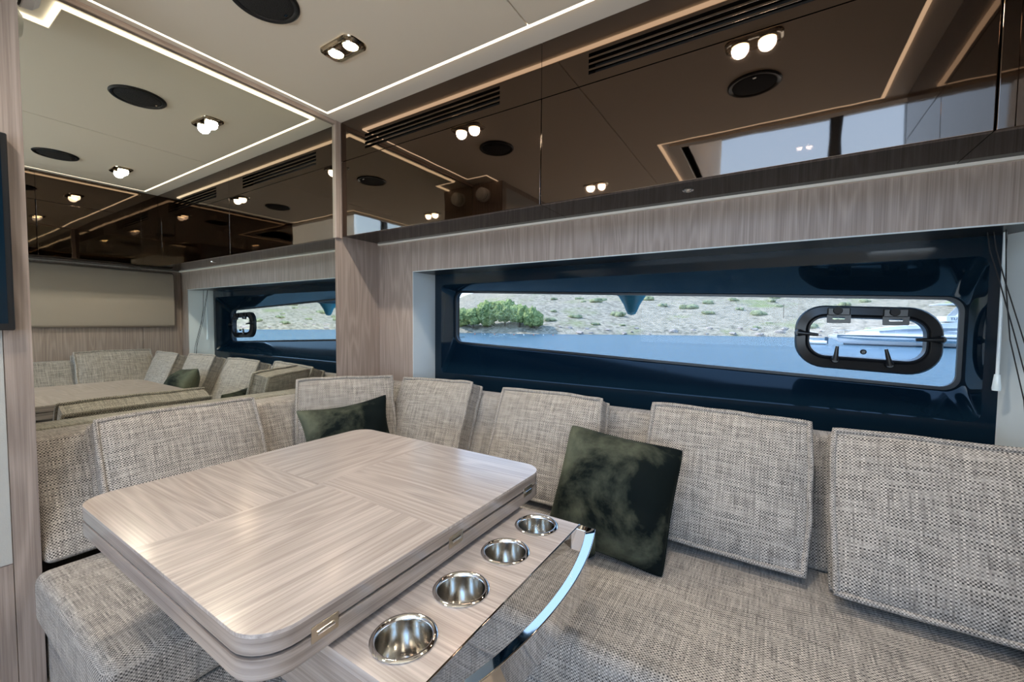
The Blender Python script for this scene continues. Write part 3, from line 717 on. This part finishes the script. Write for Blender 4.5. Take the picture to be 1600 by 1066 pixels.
m, n, l, b = new_mat('seawater')
b.inputs['Base Color'].default_value = (.07, .15, .205, 1); b.inputs['Roughness'].default_value = .27; b.inputs['Specular IOR Level'].default_value = .4
t = n.new('ShaderNodeTexCoord'); mp = n.new('ShaderNodeMapping'); mp.inputs['Scale'].default_value = (1.0, 1.6, 1); l.new(t.outputs['Object'], mp.inputs['Vector'])
x = n.new('ShaderNodeTexNoise'); x.inputs['Scale'].default_value = 1.1; x.inputs['Detail'].default_value = 5; x.inputs['Roughness'].default_value = .65; l.new(mp.outputs[0], x.inputs['Vector'])
k = n.new('ShaderNodeBump'); k.inputs['Strength'].default_value = .8; k.inputs['Distance'].default_value = .5; l.new(x.outputs['Fac'], k.inputs['Height']); l.new(k.outputs[0], b.inputs['Normal'])
mb = MB(); vs = []
for i in range(41):
    a = math.radians(-90+220*i/40)
    for d in (4, 12, 30, 60, 160): vs.append((d*math.sin(a), max(d*math.cos(a), 3.2) if abs(d*math.cos(a)) < 3.2 else d*math.cos(a), SEA))
sea = MB().add([(-160, 2.9, SEA), (200, 2.9, SEA), (200, 190, SEA), (-160, 190, SEA)], [(0, 1, 2, 3)]).build('sea_water', 'seawater', fix=False)
sea['kind'] = 'stuff'; tag(sea, 'rippled pale blue sea between the boat and the hillside', 'water')

# trees on the shore
plain('bark', (.16, .12, .09), .9)
def leaf_mat(name, a, c):
    m, n, l, b = new_mat(name); t = n.new('ShaderNodeTexCoord'); x = n.new('ShaderNodeTexNoise'); x.inputs['Scale'].default_value = 2.4; x.inputs['Detail'].default_value = 5
    r = n.new('ShaderNodeValToRGB'); l.new(t.outputs['Object'], x.inputs['Vector']); l.new(x.outputs['Fac'], r.inputs['Fac'])
    r.color_ramp.elements[0].position = .38; r.color_ramp.elements[0].color = (*a, 1); r.color_ramp.elements[1].position = .62; r.color_ramp.elements[1].color = (*c, 1)
    l.new(r.outputs['Color'], b.inputs['Base Color']); b.inputs['Roughness'].default_value = .9; b.inputs['Specular IOR Level'].default_value = .1
leaf_mat('foliage', (.15, .23, .09), (.46, .50, .20)); leaf_mat('scrub', (.24, .27, .16), (.40, .42, .25))
def blob(mb, c, r, seed, sub=3, rough=.28, flat=1.0):
    bm = bmesh.new(); bmesh.ops.create_icosphere(bm, subdivisions=sub, radius=1.0); bm.verts.index_update()
    vs = []
    for v in bm.verts:
        d = v.co; k = 1+rough*noise.noise(d*1.6+Vector((seed, seed*2, 0)))+rough*.9*noise.noise(d*4.5+Vector((0, seed, seed)))+rough*.7*noise.noise(d*11+Vector((seed, seed, 1)))
        vs.append((c[0]+d.x*r[0]*k, c[1]+d.y*r[1]*k, c[2]+d.z*r[2]*k))
    mb.add(vs, [[v.index for v in f.verts] for f in bm.faces]); bm.free()
rnd = random.Random(5)
def tree(x, y, h, w, label, seed, trunk=1.3):
    zg = SEA+1.0; t = thing('tree', label, 'tree', (x, y, zg), 'trees at the water edge')
    MB().tube([(x, y, zg-.6), (x+.1, y, zg+trunk*.7), (x-.15, y, zg+h*.6)], [.26, .2, .1], 8).build('trunk', 'bark', t, smooth=60)
    q = MB(); R = random.Random(int(seed*10))
    blob(q, (x, y, zg+trunk+(h-trunk)*.50), (w*.40, w*.36, (h-trunk)*.46), seed, 4, .34)
    for k in range(9):
        a = 2*PI*k/9+R.random(); e = R.uniform(.25, .85)
        blob(q, (x+math.cos(a)*w*.30, y+math.sin(a)*w*.28, zg+trunk+(h-trunk)*e*.85), (w*R.uniform(.17, .25),)*2+((h-trunk)*R.uniform(.17, .27),), seed+k, 4, .40)
    q.build('crown', 'foliage', t, smooth=180)
# position: (azimuth, extra distance, height, width)
for az, s, h, w, txt, tr_ in ((-39.2, 4, 4.6, 5.2, 'leftmost rounded green tree on the shore, low branched', .4), (-37.6, 2.2, 4.4, 4.6, 'green shore tree second from the left end of the clump', .9),
        (-35.6, 3.2, 6.0, 6.2, 'tall bushy green shore tree left of the middle of the clump', .7), (-33.2, 3.5, 6.3, 6.2, 'tallest green shore tree in the middle of the clump', 1.5),
        (-31.2, 3.0, 5.4, 5.0, 'green shore tree with bare trunk right of the tallest one', 1.4), (-29.3, 2.4, 4.6, 4.4, 'rightmost rounded green shore tree beside the bare hillside', .4)):
    d = pw(SHORE, az)+s; a = math.radians(az); tree(d*math.sin(a), d*math.cos(a), h, w, txt, abs(az), tr_)
# scrub bushes (shared meshes)
SH = []
for k in range(4):
    q = MB(); rr = random.Random(k+3)
    for j in range(6):
        a = j*1.05+rr.random(); d = rr.uniform(.2, .75); z = rr.uniform(.45, .8); blob(q, (d*math.cos(a), d*math.sin(a), .2+.15*rr.random()), (z*.7, z*.65, z*.75), 20+k*3.3+j, 2, .5)
    o = q.build('scrub_bush', 'scrub', smooth=180); SH.append(o)
placed = []; k = 0; tries = 0
while k < 90 and tries < 4000:
    tries += 1
    az = rnd.uniform(-27, 16) if k < 64 else rnd.uniform(48, 66); s = 3+rnd.random()**1.4*120; p = ground(az, s)
    sc = rnd.uniform(.45, 1.25)*(1+s/120)
    if any((p-q).length < 2.6*(sc+t_) for q, t_ in placed): continue
    placed.append((p, sc))
    o = SH[k] if k < 4 else SH[k % 4].copy()
    if k >= 4: COL.objects.link(o)
    o.location = p - Vector((0, 0, .1)); o.scale = (sc*1.5, sc*1.2, sc*.95); o.rotation_euler = (0, 0, rnd.uniform(0, 6.28))
    tag(o, 'low grey green scrub bush on the dry hillside across the water', 'bush', 'scrub bushes on the hillside'); k += 1
p = ground(2.0-1.0, 16); o = thing('utility_pole', 'thin bare pole standing on the hillside', 'pole', tuple(p))
MB().tube([(p.x, p.y, p.z-.3), (p.x, p.y, p.z+3.2)], .06, 6).tube([(p.x-.3, p.y, p.z+2.9), (p.x+.3, p.y, p.z+2.9)], .04, 6).build('mast', 'bark', o)
plain('rock', (.50, .42, .37), .95, bump=.4, bscale=3)
RK = []
for k in range(3):
    q = MB(); blob(q, (0, 0, 0), (1, .8, .6), 60+k*2.1, 2, .4); RK.append(q.build('shore_rock', 'rock', smooth=30))
rp_ = []; k = -1
for _try in range(400):
    if k >= 42: break
    az = rnd.uniform(-27, 16) if k < 30 else rnd.uniform(48, 66); p = ground(az, rnd.uniform(.2, 3.5))
    if any((p-q).length < 1.9 for q in rp_): continue
    rp_.append(p); k += 1; o = RK[k] if k < 3 else RK[k % 3].copy()
    if k >= 3: COL.objects.link(o)
    sc = rnd.uniform(.3, .8); o.location = p; o.scale = (sc*1.4, sc, sc); o.rotation_euler = (0, 0, rnd.uniform(0, 6))
    tag(o, 'pale pinkish boulder along the waterline below the hillside', 'rock', 'boulders at the waterline')
plain('buoy_orange', (.75, .16, .05), .5); plain('buoy_white', (.85, .85, .85), .5)
for k in range(9):
    az = -37.3+k*1.35; d = pw(SHORE, az)-11+k*.25; a = math.radians(az); c = (d*math.sin(a), d*math.cos(a), SEA+.06)
    col = 'buoy_orange' if k % 2 == 0 else 'buoy_white'
    o = MB().lathe([(0, -.1), (.09, -.09), (.14, 0), (.09, .09), (.04, .11), (0, .12)], c, 14).build('float_buoy', col, smooth=60)
    o.scale = (1, 1, 1); tag(o, ('orange' if k % 2 == 0 else 'white') + ' float buoy in the line off the shore trees', 'buoy', ('orange' if k % 2 == 0 else 'white')+' buoys off the shore')

# moored motor yacht seen through the port
yb = thing('motor_yacht', 'white motor yacht with dark window band moored beyond the opening port', 'boat', (15, 64.8, SEA))
plain('gelcoat', (.86, .87, .88), .25, spec=.5); plain('yacht_glass', (.06, .12, .17), .12, spec=.6); plain('yacht_grey', (.30, .36, .42), .3)
def sec(x, hw, z0, z1, yc=64.8, tuck=.55):
    return [(x, yc-hw*tuck, z0), (x, yc-hw*.93, z0+(z1-z0)*.5), (x, yc-hw, z1), (x, yc+hw, z1), (x, yc+hw*.93, z0+(z1-z0)*.5), (x, yc+hw*tuck, z0)]
MB().loft([sec(5.9, .05, -.25, -.10), sec(7.0, .75, -1.0, -.02), sec(9.0, 1.5, -1.3, .0), sec(12, 2.0, -1.4, -.02), sec(17, 2.2, -1.4, -.10), sec(24, 2.1, -1.4, -.25)], True, True).build('hull', 'gelcoat', yb, smooth=35)
MB().loft([sec(6.7, .66, -.42, -.06, tuck=1), sec(9.0, 1.53, -.62, -.06, tuck=1), sec(12, 2.03, -.70, -.08, tuck=1), sec(17, 2.23, -.76, -.16, tuck=1), sec(23.5, 2.13, -.8, -.32, tuck=1)], True, True).build('hull_window_band', 'yacht_glass', yb)
MB().loft([sec(7.5, 1.0, -1.26, -1.1, tuck=1), sec(12, 2.02, -1.26, -1.12, tuck=1), sec(24, 2.12, -1.26, -1.12, tuck=1)], True, True).build('boot_stripe', 'navy_canvas', yb)
MB().loft([sec(7.6, .3, -.05, .15, tuck=1), sec(9.5, 1.1, -.05, .62, tuck=1), sec(12.0, 1.5, -.05, 1.05, tuck=1), sec(15, 1.6, -.05, 1.3, tuck=1), sec(17, 1.65, -.05, 1.6, tuck=1), sec(22.5, 1.6, -.15, 1.6, tuck=1)], True, True).build('coachroof', 'gelcoat', yb, smooth=35)
MB().loft([sec(10.5, 1.32, .22, .48, tuck=1), sec(12.5, 1.56, .25, .72, tuck=1), sec(15, 1.64, .25, .88, tuck=1), sec(21, 1.68, .25, .9, tuck=1)], True, True).build('cabin_window', 'yacht_grey', yb)
MB().prism([(16.2, 1.55), (17.2, 1.55), (18.6, 3.4), (18.3, 3.6), (17.6, 3.5)], 'y', 63.3, 63.5).prism([(16.2, 1.55), (17.2, 1.55), (18.6, 3.4), (18.3, 3.6), (17.6, 3.5)], 'y', 66.1, 66.3).build('radar_arch', 'gelcoat', yb)
box(15.2, 21, 63.3, 66.3, 3.45, 3.58).build('hard_top', 'gelcoat', yb, bevel=.03)
box(15.9, 20.5, 63.18, 66.4, 1.6, 2.2).build('fly_coaming', 'gelcoat', yb, bevel=.05)
tx = bpy.data.curves.new('hull_name', 'FONT'); tx.body = 'TUTE'; tx.size = .42; tx.extrude = .005
to = bpy.data.objects.new('hull_name', tx); COL.objects.link(to); to.parent = yb
to.location = Vector((16.2, 63.16, 1.75))-Vector((15, 64.8, SEA)); to.rotation_euler = (PI/2, 0, 0); tx.materials.append(MATS['navy_canvas'])
bpy.context.view_layer.update()
_me = bpy.data.meshes.new_from_object(to.evaluated_get(bpy.context.evaluated_depsgraph_get())); _t2 = bpy.data.objects.new('hull_lettering', _me); COL.objects.link(_t2)
_t2.parent = yb; _t2.location = to.location; _t2.rotation_euler = to.rotation_euler; bpy.data.objects.remove(to)
for k in range(7):
    x = 6.4+k*.9; hw = pw([(5.9, .1), (7, .72), (9, 1.45), (12, 1.9)], x)
    MB().tube([(x, 64.8-hw, -.05), (x, 64.8-hw, .5)], .018, 6).build('rail_post', 'steel', yb)
MB().tube([(6.3+k*.6, 64.8-pw([(5.9, .1), (7, .72), (9, 1.45), (12, 1.9)], 6.3+k*.6), .5) for k in range(11)], .02, 6).build('rail', 'steel', yb)
dg = thing('inflatable_dinghy', 'small white tender floating off the yacht bow', 'dinghy', (4.6, 63.5, SEA))
MB().tube([(5.6, 63.0, SEA+.25), (4.4, 63.0, SEA+.25), (3.7, 63.3, SEA+.4), (3.5, 63.6, SEA+.45), (3.7, 63.9, SEA+.4), (4.4, 64.2, SEA+.25), (5.6, 64.2, SEA+.25)], .22, 10).build('side_tube', 'gelcoat', dg, smooth=60)
box(3.9, 5.5, 63.1, 64.1, SEA+.05, SEA+.15).build('deck', 'yacht_grey', dg)
box(5.45, 5.8, 63.4, 63.8, SEA+.1, SEA+.95).build('outboard', 'navy_canvas', dg, bevel=.08)

# teal pointed form with a navy cap, hung outside the glass
fd = thing('hanging_cone', 'teal pointed fender hanging outside the upper edge of the glass', 'cone', (-.70, 2.42, 1.17))
MB().lathe([(0, 0), (.020, .004), (.030, .02), (.046, .06), (.080, .115)], (-.70, 2.42, 1.168), 24).build('body', 'teal_cone', fd, smooth=60)
MB().lathe([(.080, .112), (.105, .125), (.112, .18), (.10, .26), (0, .30)], (-.70, 2.42, 1.168), 24).build('cover', 'navy_canvas', fd, smooth=60)
MB().tube([(-.70, 2.42, 1.46), (-.70, 2.40, 2.3)], .006, 6).build('rope', 'white_plastic', fd)
